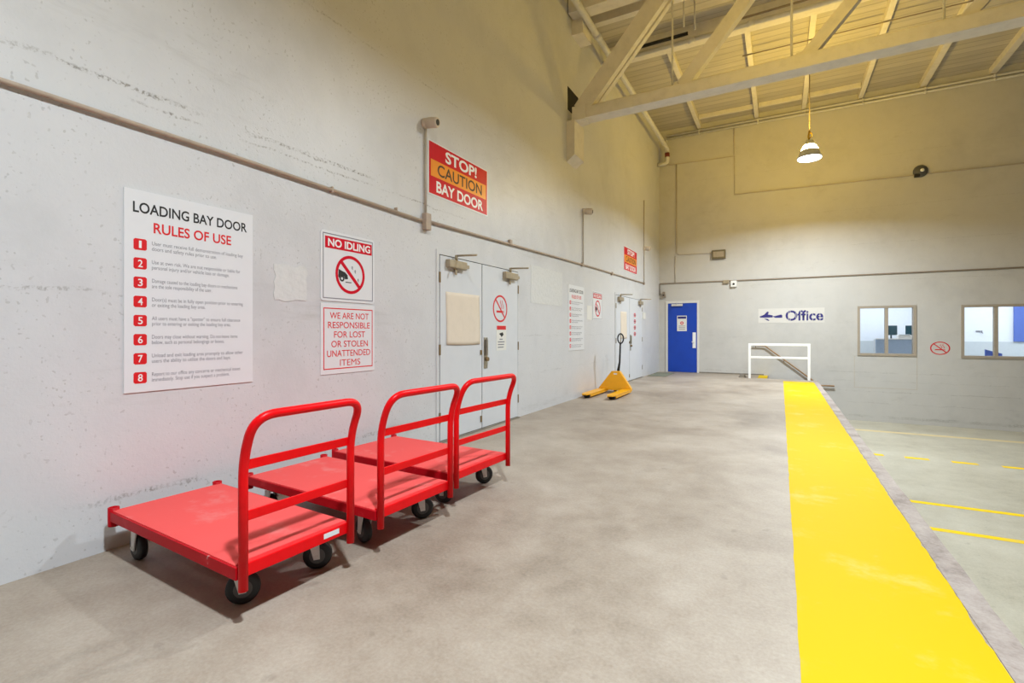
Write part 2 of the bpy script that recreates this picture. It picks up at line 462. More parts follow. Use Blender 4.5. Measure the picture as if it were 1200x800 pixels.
# ------------------------------------------------------------------ roof timbers
def truss():
    t = empty('roof_truss', (XW, 8.42, 5.05), 'cream timber roof truss with wide slanting braces spanning from the left wall', 'roof truss')
    x0, x1 = 0.16, 14.5
    def slope(x): return 0.010 * x
    mb = MB()
    for (ya, yb) in ((-0.14, 0.135),):
        mb.prism([(x0, slope(x0)), (x1, slope(x1)), (x1, slope(x1)+0.185), (x0, slope(x0)+0.185)], ya, yb, lambda p: (p[0], p[2], p[1]))
    mb.prism([(x0, slope(x0)+0.185), (x1, slope(x1)+0.185), (x1, slope(x1)+0.225), (x0, slope(x0)+0.225)], -0.09, 0.09, lambda p: (p[0], p[2], p[1]))
    mb.prism([(0.10, -0.01), (0.34, -0.01), (0.34, 0.235), (0.10, 0.235)], -0.155, 0.15, lambda p: (p[0], p[2], p[1]))
    mb.build('bottom_chord', M['timber'], t)
    MB().box(0.02, 14.5, -0.14, 0.14, 1.95, 2.50).build('top_chord', M['timber'], t)
    def brace(xa, za, xb, zb, wd, y0, y1, name='brace'):
        d = Vector((xb-xa, zb-za)).normalized(); nrm = Vector((-d.y, d.x)) * wd/2
        MB().prism([(xa-nrm.x, za-nrm.y), (xb-nrm.x, zb-nrm.y), (xb+nrm.x, zb+nrm.y), (xa+nrm.x, za+nrm.y)], y0, y1, lambda p: (p[0], p[2], p[1])).build(name, M['timber'], t)
    brace(0.24, 0.17, 1.88, 2.06, 0.29, -0.13, -0.01)
    brace(0.30, 0.17, 1.94, 2.02, 0.20, 0.02, 0.12)
    px = [1.80, 3.53, 5.29, 7.05, 8.8, 10.55, 12.3]
    wds = [0.19, 0.165, 0.14, 0.12, 0.12, 0.12]
    for i in range(6):
        brace(px[i]+0.17, 0.22, px[i+1]-0.05, 2.0, wds[i], -0.075, 0.075)
        brace_foot = MB().prism([(px[i]+0.02, 0.2), (px[i]+0.34, 0.2), (px[i]+0.22, 0.30), (px[i]+0.06, 0.30)], -0.07, 0.07, lambda p: (p[0], p[2], p[1])).build('brace_foot', M['timber'], t)
    for p in px:
        MB().tube([(p, 0.06, 0.16), (p, 0.06, 2.1)], 0.016, 8).build('tie_rod', M['pipe'], t)
truss()
t = empty('truss_post', L(8.485, 4.31), 'square timber post on the left wall carrying the roof truss end', 'post')
MB().prism([(0.0, 0.0), (0.155, 0.12), (0.155, 0.74), (0.0, 0.74)], -0.235, 0.235, lambda p: (p[2], p[1], p[0])).build('post_shaft', M['timber'], t)
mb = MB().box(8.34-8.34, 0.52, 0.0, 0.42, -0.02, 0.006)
o = mb.build('beam_pocket_shade', M['recess_shade']); o.matrix_world = L(8.30, 5.28); tag(o, kind='structure')  # shallow dark box on the wall face, painting the shade of a pocket
o = MB().box(XW, XW+0.22, 8.5, 8.95, 6.72, 7.05).build('wall_corbel', M['timber'])
tag(o, 'short timber corbel block high on the left wall above the truss end', 'corbel')

# girder across the joists, and the pipes beside it
o = MB().box(XW, XR, 10.72, 10.94, 7.26, ZC, 0.008).build('ceiling_girder', M['timber'])
tag(o, 'cream timber girder crossing the roof beyond the truss, carrying the joists', 'beam')
o = MB().box(XW, XR, 9.35, 9.50, 7.36, ZC, 0.006).build('ceiling_girder', M['timber'])
tag(o, 'thinner timber beam crossing the roof between truss and joist girder', 'beam')
ords = ['first', 'second', 'third', 'fourth', 'fifth', 'sixth', 'seventh', 'eighth', 'ninth']
for k, x in enumerate([-2.17, -0.60, 0.58, 1.88, 3.18, 4.50, 5.8]):
    wd = 0.09 if k < 4 else 0.12
    o = MB().box(x-wd/2-0.01, x+wd/2+0.01, 10.94, YB, 7.47, ZC, 0.006).build('roof_joist', M['timber'])
    tag(o, 'cream roof joist running to the back wall, %s from the left wall' % ords[k], 'joist', 'roof joists over the back of the bay')
for k, (x0_, x1_) in enumerate([(-2.10, -0.67), (-0.53, 0.51), (0.65, 1.81)]):
    o = MB().box(x0_, x1_, 15.28, 15.34, 7.50, ZC).build('roof_blocking', M['timber'])
    tag(o, 'short timber blocking near the back wall between the %s and %s roof joists' % (ords[k], ords[k+1]), 'blocking', 'blocking between roof joists')

def hanger_pipe(name, path, r, mat, label, cat='pipe', group=None, seg=10, clips=None, clip_r=1.5):
    """a pipe as a thing, its clips or couplings as parts"""
    if not clips:
        o = MB().tube(path, r, seg).build(name, mat); tag(o, label, cat, group); return o
    o = MB().tube(path, r, seg).build(name, mat); tag(o, label, cat, group)
    for (a, b, m, nm) in clips:
        MB().tube([a, b], r * clip_r, seg).build(nm, m, o)
    return o

sx_ = -3.08
ep = rounded([(sx_, YR+0.05, 6.93), (sx_, 15.72, 6.93), (sx_, 15.72, 6.50), (XW+0.01, 15.72, 6.47)], [0.08, 0.09])
hanger_pipe('sprinkler_main', ep, 0.062, M['pipe'], 'thick cream sprinkler pipe under the roof along the left wall, with red coupling',
    clips=[((sx_, 15.70, 6.80), (sx_, 15.70, 6.68), M['red_fitting'], 'red_coupling'), ((sx_, 9.0, 6.93), (sx_, 9.14, 6.93), M['pipe'], 'coupling'), ((sx_, 10.5, 6.93), (sx_, 10.64, 6.93), M['pipe'], 'coupling')], clip_r=1.18)
hanger_pipe('sprinkler_branch', [(XW, 10.35, 7.08), (XR, 10.35, 7.16)], 0.045, M['pipe'], 'cream sprinkler branch pipe crossing under the roof in front of the girder',
    clips=[((-1.62, 10.35, 7.08), (-1.50, 10.35, 7.08), M['pipe'], 'coupling'), ((-0.55, 10.35, 7.1), (-0.43, 10.35, 7.1), M['pipe'], 'coupling')], clip_r=1.3)
hanger_pipe('black_pipe', [(-2.75, 10.30, 7.20), (-1.62, 10.30, 7.21)], 0.035, M['black'], 'short black pipe lying above the cream sprinkler branch')
hanger_pipe('dark_pipe', [(-0.66, 10.30, 7.21), (0.95, 10.30, 7.23)], 0.02, M['dark_conduit'], 'thin dark conduit above the sprinkler branch near the hanging lamps', 'conduit')
hanger_pipe('ceiling_conduit', [(-0.75, 12.2, 7.455), (6.0, 12.25, 7.455)], 0.012, M['dark_conduit'], 'thin conduit crossing under the roof joists beyond the truss', 'conduit')
for i, (x, y) in enumerate([(-1.45, 10.0), (-0.75, 10.0), (-1.62, 9.8)]):
    hanger_pipe('pipe_hanger', [(x, y, ZC), (x, y+0.05, 7.1)], 0.016, M['pipe'], 'thin hanger rod from the roof, %s of three beside the black pipe' % ['middle', 'right-hand', 'left-hand'][i], 'rod', 'hanger rods')
for z, d in ((7.32, 'lower'), (7.41, 'upper')):
    hanger_pipe('wall_pipe', [(-3.15, YB-0.05, z), (XR, YB-0.05, z)], 0.032, M['pipe'], '%s of two parallel cream pipes along the top of the back wall' % d, 'pipe', 'pipes at the back wall head',
        clips=[((x, YB-0.05, z), (x+0.05, YB-0.05, z), M['pipe'], 'pipe_clip') for x in (-2.2, -0.6, 0.58, 1.9, 3.2, 4.5)], clip_r=1.35)
hanger_pipe('pipe_end', [(-3.15, YB-0.05, 7.32), (-3.15, YB-0.05, 7.2)], 0.03, M['pipe'], 'short pipe stub turned down in the back left roof corner')

# ------------------------------------------------------------------ high bay lamps
def lamp(x, y, z, label, power=1.0, glow=1.0):
    t = empty('pendant_lamp', (x, y, z), label, 'pendant lamp', 'high bay lamps in a row')
    MB().tube([(0, 0, 0.62), (0, 0, ZC - z)], 0.011, 8).build('rod', M['dark_conduit'], t)
    hk = MB().tube([(0.0, 0, 0.62), (-0.02, 0, 0.5), (-0.01, 0, 0.44)], 0.02, 8)
    hk.tube([(0.0 + 0.045*math.cos(a), 0, 0.53 + 0.06*math.sin(a)) for a in [k*math.pi/10 - math.pi/2 for k in range(11)]], 0.013, 8)
    hk.build('hook', M['yellow_plastic'], t)
    MB().lathe([(0.03, 0.42), (0.075, 0.41), (0.085, 0.33), (0.11, 0.31)], 24).build('ballast_cap', M['lamp_grey'], t)
    MB().lathe([(0.11, 0.31), (0.125, 0.29), (0.165, 0.21), (0.168, 0.20)], 28).build('upper_glass', material('lamp_glow_band', (1, 1, 1, 1), 0.4, emit=(*WARM, 1), strength=GLOW * glow, mottle=0.01), t)
    MB().lathe([(0.168, 0.20), (0.180, 0.19), (0.205, 0.10), (0.235, 0.055), (0.24, 0.03), (0.225, 0.03)], 32, cap=False).build('reflector', M['lamp_grey'], t)
    MB().lathe([(0.225, 0.03), (0.226, 0.012), (0.19, 0.0)], 32).build('lens', M['lamp_lens'], t)
    ld = bpy.data.lights.new('lamp_light', 'AREA'); ld.shape = 'DISK'; ld.size = 0.30; ld.energy = LAMP_W * power; ld.color = (0.82, 0.925, 1.0); ld.spread = math.radians(157)
    lo = bpy.data.objects.new('lamp_light', ld); C.objects.link(lo); lo.parent = t; lo.location = (0, 0, -0.012)
    return t
lamp(0.56, 12.55, 5.02, 'bright white dome lamp hanging on a rod in front of the back wall', 1.08, 1.6)
lamp(0.55, 6.25, 5.02, 'white dome lamp hanging near the truss, mostly above the picture edge', 0.62, 0.62)
lamp(0.50, 0.35, 5.02, 'white dome lamp hanging above the near dock, out of the picture', 0.93, 0.85)

# ------------------------------------------------------------------ platform carts
def make_cart(wd, label, sticker, yaws):
    t = empty('platform_cart', (0, 0, 0), label, 'cart', 'red platform carts along the wall')
    h = wd / 2; LN = 1.25; zt = 0.265
    mb = MB()
    mb.box(-LN, 0, -h, -h+0.035, zt-0.058, zt-0.004, 0.003); mb.box(-LN, 0, h-0.035, h, zt-0.058, zt-0.004, 0.003)
    mb.box(-LN, -LN+0.035, -h+0.035, h-0.035, zt-0.058, zt-0.004, 0.003)
    mb.box(-0.9, -0.86, -h+0.035, h-0.035, zt-0.05, zt-0.012); mb.box(-0.45, -0.41, -h+0.035, h-0.035, zt-0.05, zt-0.012)
    mb.build('side_frame', M['red_worn'], t)['label'] = 'scuffed dark red side rails'
    MB().box(-0.03, 0.012, -h+0.02, h-0.02, zt-0.052, zt+0.003, 0.004).build('end_rail', M['red'], t)
    MB().box(-LN+0.012, -0.022, -h+0.010, h-0.010, zt-0.012, zt, 0.002).build('deck', M['red_deck'], t)['label'] = 'dusty pale red deck'
    for s in (-1, 1):
        MB().lathe([(0.026, zt-0.09), (0.027, zt-0.085), (0.027, zt+0.012), (0.021, zt+0.014), (0.019, zt-0.02)], 16, (-LN-0.004, s*(h-0.022), 0)).build('corner_socket', M['red_worn'], t)
    q = h - 0.02
    path = rounded([(0.022, -q, 0.165), (0.022, -q, 0.72), (0.105, -q, 0.905), (0.105, q, 0.905), (0.022, q, 0.72), (0.022, q, 0.165)], [0.10, 0.10, 0.10, 0.10], 10)
    MB().tube(path, 0.0195, 14).build('push_handle', M['red'], t)
    for z in (0.472, 0.688):
        MB().box(0.008, 0.020, -q, q, z-0.021, z+0.021, 0.003).build('crossbar', M['red'], t)
    if sticker:
        MB().box(0.012, 0.0135, h*0.42, h*0.72, zt-0.032, zt-0.008).build('sticker', M['white_sign'], t)
    def caster(x, y, yaw):
        r = 0.073
        ca, sa = math.cos(yaw), math.sin(yaw)
        mb = MB()
        mb.box(-0.045, 0.045, -0.04, 0.04, zt-0.075, zt-0.066)
        mb.lathe([(0.032, zt-0.095), (0.034, zt-0.075)], 16)
        for s in (-1, 1):
            mb.prism([(-0.038, zt-0.09), (0.020, zt-0.09), (-0.012, r-0.016), (-0.042, r-0.014)], s*0.030-0.003, s*0.030+0.003, lambda p: (p[0], p[2], p[1]))
        mb.tube([(-0.028, -0.038, r), (-0.028, 0.038, r)], 0.008, 8)
        c = mb.build('caster_fork', M['zinc'], t, (x, y, 0)); c.rotation_euler.z = yaw
        wmb = MB()
        wmb.lathe([(0.030, -0.021), (0.055, -0.022), (r-0.003, -0.017), (r, -0.008), (r, 0.008), (r-0.003, 0.017), (0.055, 0.022), (0.030, 0.021)], 28, (-0.028, 0, r), 'y')
        wmb.mat(1).lathe([(0.040, -0.0225), (0.036, -0.016)], 20, (-0.028, 0, r), 'y'); wmb.lathe([(0.036, 0.016), (0.040, 0.0225)], 20, (-0.028, 0, r), 'y')
        wmb.build('wheel', [M['black'], M['grey_hub']], c)
    caster(-0.20, -h+0.115, math.radians(yaws[0])); caster(-0.20, h-0.085, math.radians(yaws[1]))
    caster(-LN+0.17, -h+0.085, 0.0); caster(-LN+0.17, h-0.085, 0.0)
    return t
def put(o, x, y, deg):
    o.matrix_world = Matrix.Translation((x, y, 0)) @ Matrix.Rotation(math.radians(deg), 4, 'Z')
c = make_cart(0.60, 'red platform cart with tubular handle, nearest, under the rules of use board', True, (236, 226)); put(c, -1.985, 1.552, -3.0)
c = make_cart(0.65, 'red platform cart in the middle between the two other carts', False, (-14, 232)); put(c, -1.945, 2.345, -3.0)
c = make_cart(0.715, 'red platform cart farthest along, standing in front of the white double doors', False, (190, 236)); put(c, -1.985, 3.16, -3.0)

# ------------------------------------------------------------------ signs on the left wall
def panel(wd, ht, mat, parent, name='panel', th=0.006, r=0.0):
    if r:
        pts = []
        for cx, cy, a0 in ((wd-r, r, -90), (wd-r, ht-r, 0), (r, ht-r, 90), (r, r, 180)):
            for k in range(6):
                a = math.radians(a0 + 18*k); pts.append((cx + r*math.cos(a), cy + r*math.sin(a)))
        return MB().prism(pts, 0, th).build(name, mat, parent)
    return MB().box(0, wd, 0, ht, 0, th).build(name, mat, parent)
def frame_line(x0, x1, y0, y1, t, z, mat, parent, name='border'):
    mb = MB()
    mb.box(x0, x1, y0, y0+t, z-0.001, z); mb.box(x0, x1, y1-t, y1, z-0.001, z)
    mb.box(x0, x0+t, y0+t, y1-t, z-0.001, z); mb.box(x1-t, x1, y0+t, y1-t, z-0.001, z)
    return mb.build(name, mat, parent)

def rules_board(mat, label):
    t = empty('rules_sign', mat, label, 'sign', 'loading bay rules boards')
    panel(0.80, 1.21, M['white_sign'], t, th=0.008)
    text('title', 'LOADING BAY DOOR', (0.045, 0.755, 1.075, 1.140), M['ink'], t, 0.0086, 0.018, label='black title lettering')
    text('subtitle', 'RULES OF USE', (0.155, 0.640, 0.965, 1.030), M['sign_letter_red'], t, 0.0086, 0.018, label='red title lettering')
    rules = ['User must receive full demonstration of loading bay\ndoors and safety rules prior to use.',
             'Use at own risk. We are not responsible or liable for\npersonal injury and/or vehicle loss or damage.',
             'Damage caused to the loading bay doors or mechanisms\nare the sole responsibility of the user.',
             'Door(s) must be in fully open position prior to entering\nor exiting the loading bay area.',
             'All users must have a "spotter" to ensure full clearance\nprior to entering or exiting the loading bay area.',
             'Doors may close without warning. Do not leave items\nbelow, such as personal belongings or boxes.',
             'Unload and exit loading area promptly to allow other\nusers the ability to utilize the doors and bays.',
             'Report to our office any concerns or mechanical issues\nimmediately. Stop use if you suspect a problem.']
    for k, r in enumerate(rules):
        y = 0.886 - k * 0.1143
        b = MB().prism([(0.048+dx, y-0.034+dy) for dx, dy in ((0.008,0),(0.062,0),(0.07,0.008),(0.07,0.060),(0.062,0.068),(0.008,0.068),(0,0.060),(0,0.008))], 0.008, 0.0088).build('number_badge', M['sign_letter_red'], t)
        n_ = str(k+1)
        text('numeral', n_, (0.071 if n_ != '1' else 0.076, 0.096 if n_ != '1' else 0.090, y-0.022, y+0.022), M['letter_white'], b, 0.0094, 0.012 if n_ != '1' else 0.004, label='white numeral %s' % n_)
        text('rule_text', r, (0.145, 0.725 - 0.02*(k % 3), y-0.036, y+0.028), M['ink_grey'], t, 0.0086, 0.0, align='LEFT', label='grey small print of rule %s' % n_)
    return t
rb = rules_board(L(1.44, 0.89), 'large white board of eight numbered loading bay rules above the nearest cart')
copy_tree(rb, L(8.33, 0.91), 'white board of numbered rules farther along the wall, before the pallet jack')

def no_smoking_mark(r, mat, parent, z, car=False):
    k = r / 0.17
    MB().ring(0, 0, r, r*0.84, z-0.001, z, sx=1.0).build('red_ring', mat, parent)
    MB().prism([(-0.118*k, 0.096*k), (-0.096*k, 0.118*k), (0.118*k, -0.096*k), (0.096*k, -0.118*k)], z-0.001, z+0.0006).build('red_slash', mat, parent)

def idling_sign(mat, label):
    t = empty('idling_sign', mat, label, 'sign', 'no idling signs')
    panel(0.62, 0.60, M['white_sign'], t, r=0.03)
    frame_line(0.022, 0.598, 0.022, 0.578, 0.008, 0.0068, M['ink_grey'], t)
    b = MB().box(0.045, 0.585, 0.452, 0.552, 0.006, 0.007).build('banner', M['sign_red'], t)
    text('banner_lettering', 'NO IDLING', (0.075, 0.565, 0.468, 0.537), M['letter_white'], b, 0.0076, 0.03)
    e = MB().ring(0.325, 0.245, 0.170, 0.143, 0.006, 0.0075).build('red_ring', M['sign_red'], t)
    MB().prism([(0.325-0.118, 0.245+0.096), (0.325-0.096, 0.245+0.118), (0.325+0.118, 0.245-0.096), (0.325+0.096, 0.245-0.118)], 0.006, 0.0082).build('red_slash', M['sign_red'], t)
    car = MB()
    car.prism([(0.19, 0.285), (0.225, 0.272), (0.262, 0.262), (0.290, 0.240), (0.296, 0.205), (0.262, 0.200), (0.250, 0.225), (0.225, 0.232), (0.205, 0.222), (0.196, 0.205), (0.186, 0.222)], 0.006, 0.007)
    car.ring(0.228, 0.205, 0.027, 0.012, 0.006, 0.007, 20)
    car.box(0.268, 0.335, 0.172, 0.180, 0.006, 0.007)
    car.build('car_symbol', M['ink'], t)
    sm = MB()
    for (ox, oy) in ((0.33, 0.305), (0.365, 0.275), (0.40, 0.20)):
        p = [(ox + 0.018*math.cos(a) + 0.006*i, oy + 0.018*math.sin(a)) for i, a in enumerate([k*math.pi/5 for k in range(7)])]
        for a, b2 in zip(p, p[1:]):
            d = Vector((b2[0]-a[0], b2[1]-a[1])).normalized() * 0.003
            sm.prism([(a[0]-d.y, a[1]+d.x), (a[0]+d.y, a[1]-d.x), (b2[0]+d.y, b2[1]-d.x), (b2[0]-d.y, b2[1]+d.x)], 0.006, 0.0068)
    sm.build('exhaust_symbol', M['ink_grey'], t)
    return t
ids = idling_sign(L(2.845, 1.515), 'white no idling sign with red ring above the unattended items notice')
copy_tree(ids, L(9.63, 1.50), 'white no idling sign farther along the wall, before the second double doors')

t = empty('notice_sign', L(2.845, 0.89), 'white notice with red border about lost, stolen or unattended items', 'sign')
panel(0.62, 0.605, M['white_sign'], t)
frame_line(0.028, 0.595, 0.04, 0.568, 0.009, 0.0068, M['sign_letter_red'], t)
for k, (s, x0, x1) in enumerate([('WE ARE NOT', 0.095, 0.545), ('RESPONSIBLE', 0.075, 0.560), ('FOR LOST', 0.140, 0.500), ('OR STOLEN', 0.110, 0.535), ('UNATTENDED', 0.065, 0.565), ('ITEMS', 0.205, 0.440)]):
    y = 0.475 - k * 0.082
    text('lettering', s, (x0, x1, y, y+0.056), M['sign_letter_red'], t, 0.0068, 0.0 if 'M' in s else 0.006)

def caution_sign(mat, label):
    t = empty('caution_sign', mat, label, 'sign', 'red bay door warning signs')
    panel(1.25, 0.60, M['white_sign'], t)
    MB().box(0.02, 1.23, 0.015, 0.585, 0.006, 0.0072).build('red_field', M['sign_red'], t)
    MB().box(0.05, 1.20, 0.210, 0.395, 0.0072, 0.0080).build('orange_band', M['sign_orange'], t)
    text('stop_lettering', 'STOP!', (0.32, 0.98, 0.425, 0.560), M['letter_white'], t, 0.0080, 0.028)
    text('caution_lettering', 'CAUTION', (0.17, 1.10, 0.238, 0.370), M['ink_brown'], t, 0.0088, 0.012)
    text('bay_door_lettering', 'BAY DOOR', (0.15, 1.13, 0.045, 0.175), M['letter_white'], t, 0.0080, 0.026)
    return t
cs = caution_sign(L(4.27, 2.765), 'red and orange stop caution sign high above the nearer double doors')
copy_tree(cs, L(11.93, 2.78), 'red and orange stop caution sign high above the farther double doors')

def wall_sheet(name, x0, x1, z0, z1, mat, label, cat, th=0.004, ragged=0.006, group=None):
    t = MB(); P = []
    W_, H_ = x1-x0, z1-z0
    for k in range(8): P.append((W_*k/8, random.uniform(-ragged, ragged)))
    for k in range(6): P.append((W_ + random.uniform(-ragged, ragged), H_*k/6))
    for k in range(8): P.append((W_*(1-k/8), H_ + random.uniform(-ragged, ragged)))
    for k in range(6): P.append((random.uniform(-ragged, ragged), H_*(1-k/6)))
    t.prism(P, 0.0, th); o = t.build(name, mat); o.matrix_world = L(x0, z0); return tag(o, label, cat, group)
wall_sheet('plaster_patch', 2.42, 2.71, 1.50, 1.77, M['patch'], 'small rough white patch on the wall left of the no idling sign', 'patch', 0.004, 0.012)
wall_sheet('plaster_patch', 6.80, 8.05, 1.70, 2.29, M['patch'], 'large blank white rectangle on the wall right of the nearer double doors', 'patch', 0.003, 0.006)
wall_sheet('blank_notice', 9.32, 9.60, 1.50, 1.78, M['white_paper'], 'small blank white sheet between far rules board and no idling sign', 'notice', 0.003, 0.003)
wall_sheet('wall_switch', 13.82, 14.10, 1.62, 1.80, M['white_paper'], 'small white wall plate right of the farther double doors', 'wall plate', 0.02, 0.0)

# ------------------------------------------------------------------ double doors in the left wall
def double_door(y0, wd, ht, name, scale=1.0):
    t = bpy.data.objects.new(name, None); C.objects.link(t); t.matrix_world = L(y0, 0.0); t['kind'] = 'structure'
    MB().box(-0.012, wd+0.012, 0.004, ht+0.012, 0.0005, 0.003).build('gap_dark', M['recess_shade'], t)  # dark backing sheet, paints the shade in the gaps around the leaves
    mb = MB()
    mb.box(-0.06, -0.010, 0, ht+0.06, 0, 0.010); mb.box(wd+0.010, wd+0.06, 0, ht+0.06, 0, 0.010); mb.box(-0.010, wd+0.010, ht+0.010, ht+0.06, 0, 0.010)
    mb.build('door_frame', M['wall_left'], t)
    MB().box(-0.02, wd+0.02, 0.0, 0.014, 0.0, 0.04).build('threshold', M['baseboard'], t)
    mid = wd * 0.475
    for a, b, hs in ((0.002, mid-0.009, 0), (mid+0.009, wd-0.002, 1)):
        lf = MB().box(a, b, 0.02, ht, 0.002, 0.014, 0.002).build('door_leaf', M['door_white'], t)
        hx = -0.006 if hs == 0 else wd + 0.006
        for z in (0.28, 1.05, ht-0.25):
            MB().box(hx-0.012, hx+0.012, z-0.06, z+0.06, 0.008, 0.022, 0.003).build('hinge', M['brass'], lf)
        cx = a + (0.10 if hs == 0 else (b-a)-0.45)
        cl = MB().box(cx, cx+0.36, ht-0.125, ht-0.035, 0.014, 0.075, 0.008)
        cl.box(cx+0.36, cx+0.44, ht-0.10, ht-0.06, 0.014, 0.05)
        cl.tube([(cx+0.17, ht-0.03, 0.045), (cx+0.17, ht+0.03, 0.045)], 0.018, 10)
        cl.prism([(cx+0.14, ht-0.12), (cx+0.20, ht-0.12), (cx+0.185, ht-0.20), (cx+0.165, ht-0.20)], 0.03, 0.045)
        cl.tube([(cx+0.17, ht+0.025, 0.045), (cx+0.17, ht+0.012, 0.33)], 0.012, 8)
        cl.build('door_closer', M['closer'], lf)
        if hs == 1:
            MB().box(a+0.03, a+0.12, 0.78, 1.18, 0.014, 0.020, 0.002).box(a+0.055, a+0.085, 0.95, 1.16, 0.02, 0.05, 0.006).build('pull_plate', M['steel'], lf)
            MB().tube([(a+0.075, 0.90, 0.014), (a+0.075, 0.90, 0.06)], 0.025, 12).build('lock_cylinder', M['brass'], lf)
        else:
            MB().box(b-0.04, b-0.012, 0.96, 1.02, 0.014, 0.03).build('latch', M['brass'], lf)
            MB().box(b-0.035, b-0.012, 0.10, 0.18, 0.014, 0.028).build('flush_bolt', M['brass'], lf)
    return t
double_door(4.48, 1.87, 2.12, 'door_1')
double_door(11.25, 2.46, 2.12, 'door_2')
def door_paper(y0, y1, z0, z1, mat, label):
    n_ = 14; mb = MB(); vs = []
    for j in range(n_+1):
        v = j / n_
        row = []
        for i in range(n_+1):
            u = i / n_
            sag = 0.0012*math.sin(u*math.pi*2.2 + v*3) * (1-v) + 0.006*(1-v)**4 + 0.0018*math.sin(v*26 + u*3)*max(0, 0.45-v)
            row.append(mb.b.verts.new((u*(y1-y0) + 0.006*math.sin(v*5), v*(z1-z0) - 0.012*(1-v)*math.sin(u*2.5), 0.002 + sag)))
        vs.append(row)
    for j in range(n_):
        for i in range(n_):
            f = mb.b.faces.new((vs[j][i], vs[j][i+1], vs[j+1][i+1], vs[j+1][i])); f.smooth = True
    o = mb.build('taped_paper', mat); o.matrix_world = L(y0, z0, 0.014)
    so = o.modifiers.new('thickness', 'SOLIDIFY'); so.thickness = 0.0006
    return tag(o, label, 'paper')
door_paper(4.59, 5.31, 1.105, 1.715, M['paper'], 'cream paper sheet taped to the left leaf of the nearer double doors')
door_paper(11.62, 12.15, 1.10, 1.75, M['paper'], 'cream paper sheet taped to the farther double doors behind the jack handle')

def smoking_symbol(matrix, rx, ry, label, mats, group='no smoking symbols'):
    t = empty('no_smoking_symbol', matrix, label, 'symbol', group)
    MB().ring(0, 0, ry, ry*0.87, 0.0, 0.001, sx=rx/ry).build('red_ring', mats, t)
    k = rx
    MB().prism([(-0.66*k, 0.60*ry), (-0.56*k, 0.68*ry), (0.66*k, -0.60*ry), (0.56*k, -0.68*ry)], 0.0, 0.0012).build('red_slash', mats, t)
    MB().box(-0.52*k, 0.34*k, -0.30*ry, -0.15*ry, 0.0, 0.001).box(0.40*k, 0.50*k, -0.30*ry, -0.15*ry, 0.0, 0.001).build('cigarette', mats, t)
    sm = MB()
    for ox in (0.10, 0.34):
        p = [(k*(ox + 0.10*math.sin(q*1.5)), ry*(-0.02 + 0.16*q)) for q in range(5)]
        for a, b2 in zip(p, p[1:]):
            sm.prism([(a[0]-0.03*k, a[1]), (a[0]+0.03*k, a[1]), (b2[0]+0.03*k, b2[1]), (b2[0]-0.03*k, b2[1])], 0.0, 0.001)
    sm.build('smoke_curl', mats, t)
    return t
smoking_symbol(L(5.835, 1.57, 0.0145), 0.195, 0.185, 'red no smoking circle on the right leaf of the nearer double doors', M['sign_letter_red'])
smoking_symbol(B(3.52, 0.845, 0.0008), 0.195, 0.165, 'red no smoking circle painted on the back wall between the windows', M['sign_letter_red'])

def notice(matrix, wd, ht, label):
    t = empty('camera_notice', matrix, label, 'notice')
    MB().box(0, wd, 0, ht, 0, 0.002).build('panel', M['white_paper'], t)
    MB().box(0.01, wd-0.01, ht*0.82, ht-0.008, 0.002, 0.0028).build('banner', M['sign_letter_red'], t)
    mb = MB(); mb.prism([(wd*0.25, ht*0.66), (wd*0.62, ht*0.72), (wd*0.72, ht*0.62), (wd*0.58, ht*0.56), (wd*0.50, ht*0.52), (wd*0.45, ht*0.57)], 0.002, 0.0028)
    mb.build('camera_symbol', M['ink'], t)
    mb = MB()
    for k in range(4):
        mb.box(wd*(0.30 if k == 0 else 0.14), wd*(0.62 if k == 0 else 0.86 - 0.05*k), ht*(0.42-0.105*k), ht*(0.42-0.105*k)+0.014, 0.002, 0.0028)
    mb.build('small_print', M['ink_grey'], t)
    return t
notice(L(5.73, 1.00, 0.0145), 0.27, 0.345, 'small white notice with red head and black camera on right door leaf')
# narrow strip of red characters on the farther doors
t = empty('door_lettering', L(12.80, 1.14, 0.0145), 'column of small red marks on the right leaf of the farther double doors', 'sign')
for k in range(4):
    MB().ring(0.13, 0.06 + 0.165*k, 0.055, 0.03, 0, 0.001, 20, 1.9).build('red_mark', M['sign_letter_red'], t)
    MB().box(0.06, 0.20, 0.050 + 0.165*k, 0.072 + 0.165*k, 0, 0.0012).build('dark_mark', M['ink_brown'], t)

# ------------------------------------------------------------------ conduits and cameras on the left wall
mb = MB()
pts = [(0.020, y, z) for y, z in ((YR+0.1, 2.48), (1.0, 2.485), (2.0, 2.48), (4.15, 2.44))]
o = MB().tube([(XW+0.022, y, z) for _, y, z in pts], 0.0145, 10).build('wall_conduit', M['conduit'])
tag(o, 'beige conduit running along the left wall from the near edge to the junction box', 'conduit')
for y in (2.95, 3.75):
    MB().box(XW, XW+0.036, y-0.008, y+0.008, 2.44, 2.49, 0.003).build('conduit_strap', M['conduit'], o)
o = MB().tube([(XW+0.022, y, z) for y, z in ((4.27, 2.455), (5.3, 2.475), (7.4, 2.525), (9.95, 2.575), (13.9, 2.62))], 0.0145, 10).build('wall_conduit', M['conduit'])
tag(o, 'beige conduit along the left wall from the junction box to the far camera riser', 'conduit')
for y in (6.1, 9.0, 10.9, 13.9):
    MB().box(XW, XW+0.045, y-0.03, y+0.03, 2.46+0.012*(y-4), 2.53+0.012*(y-4), 0.004).build('conduit_box', M['conduit'], o)
o = MB().box(XW, XW+0.06, 4.175, 4.265, 2.35, 2.53, 0.006).build('junction_box', M['conduit'])
tag(o, 'small brown junction box where the camera riser meets the long wall conduit', 'junction box')
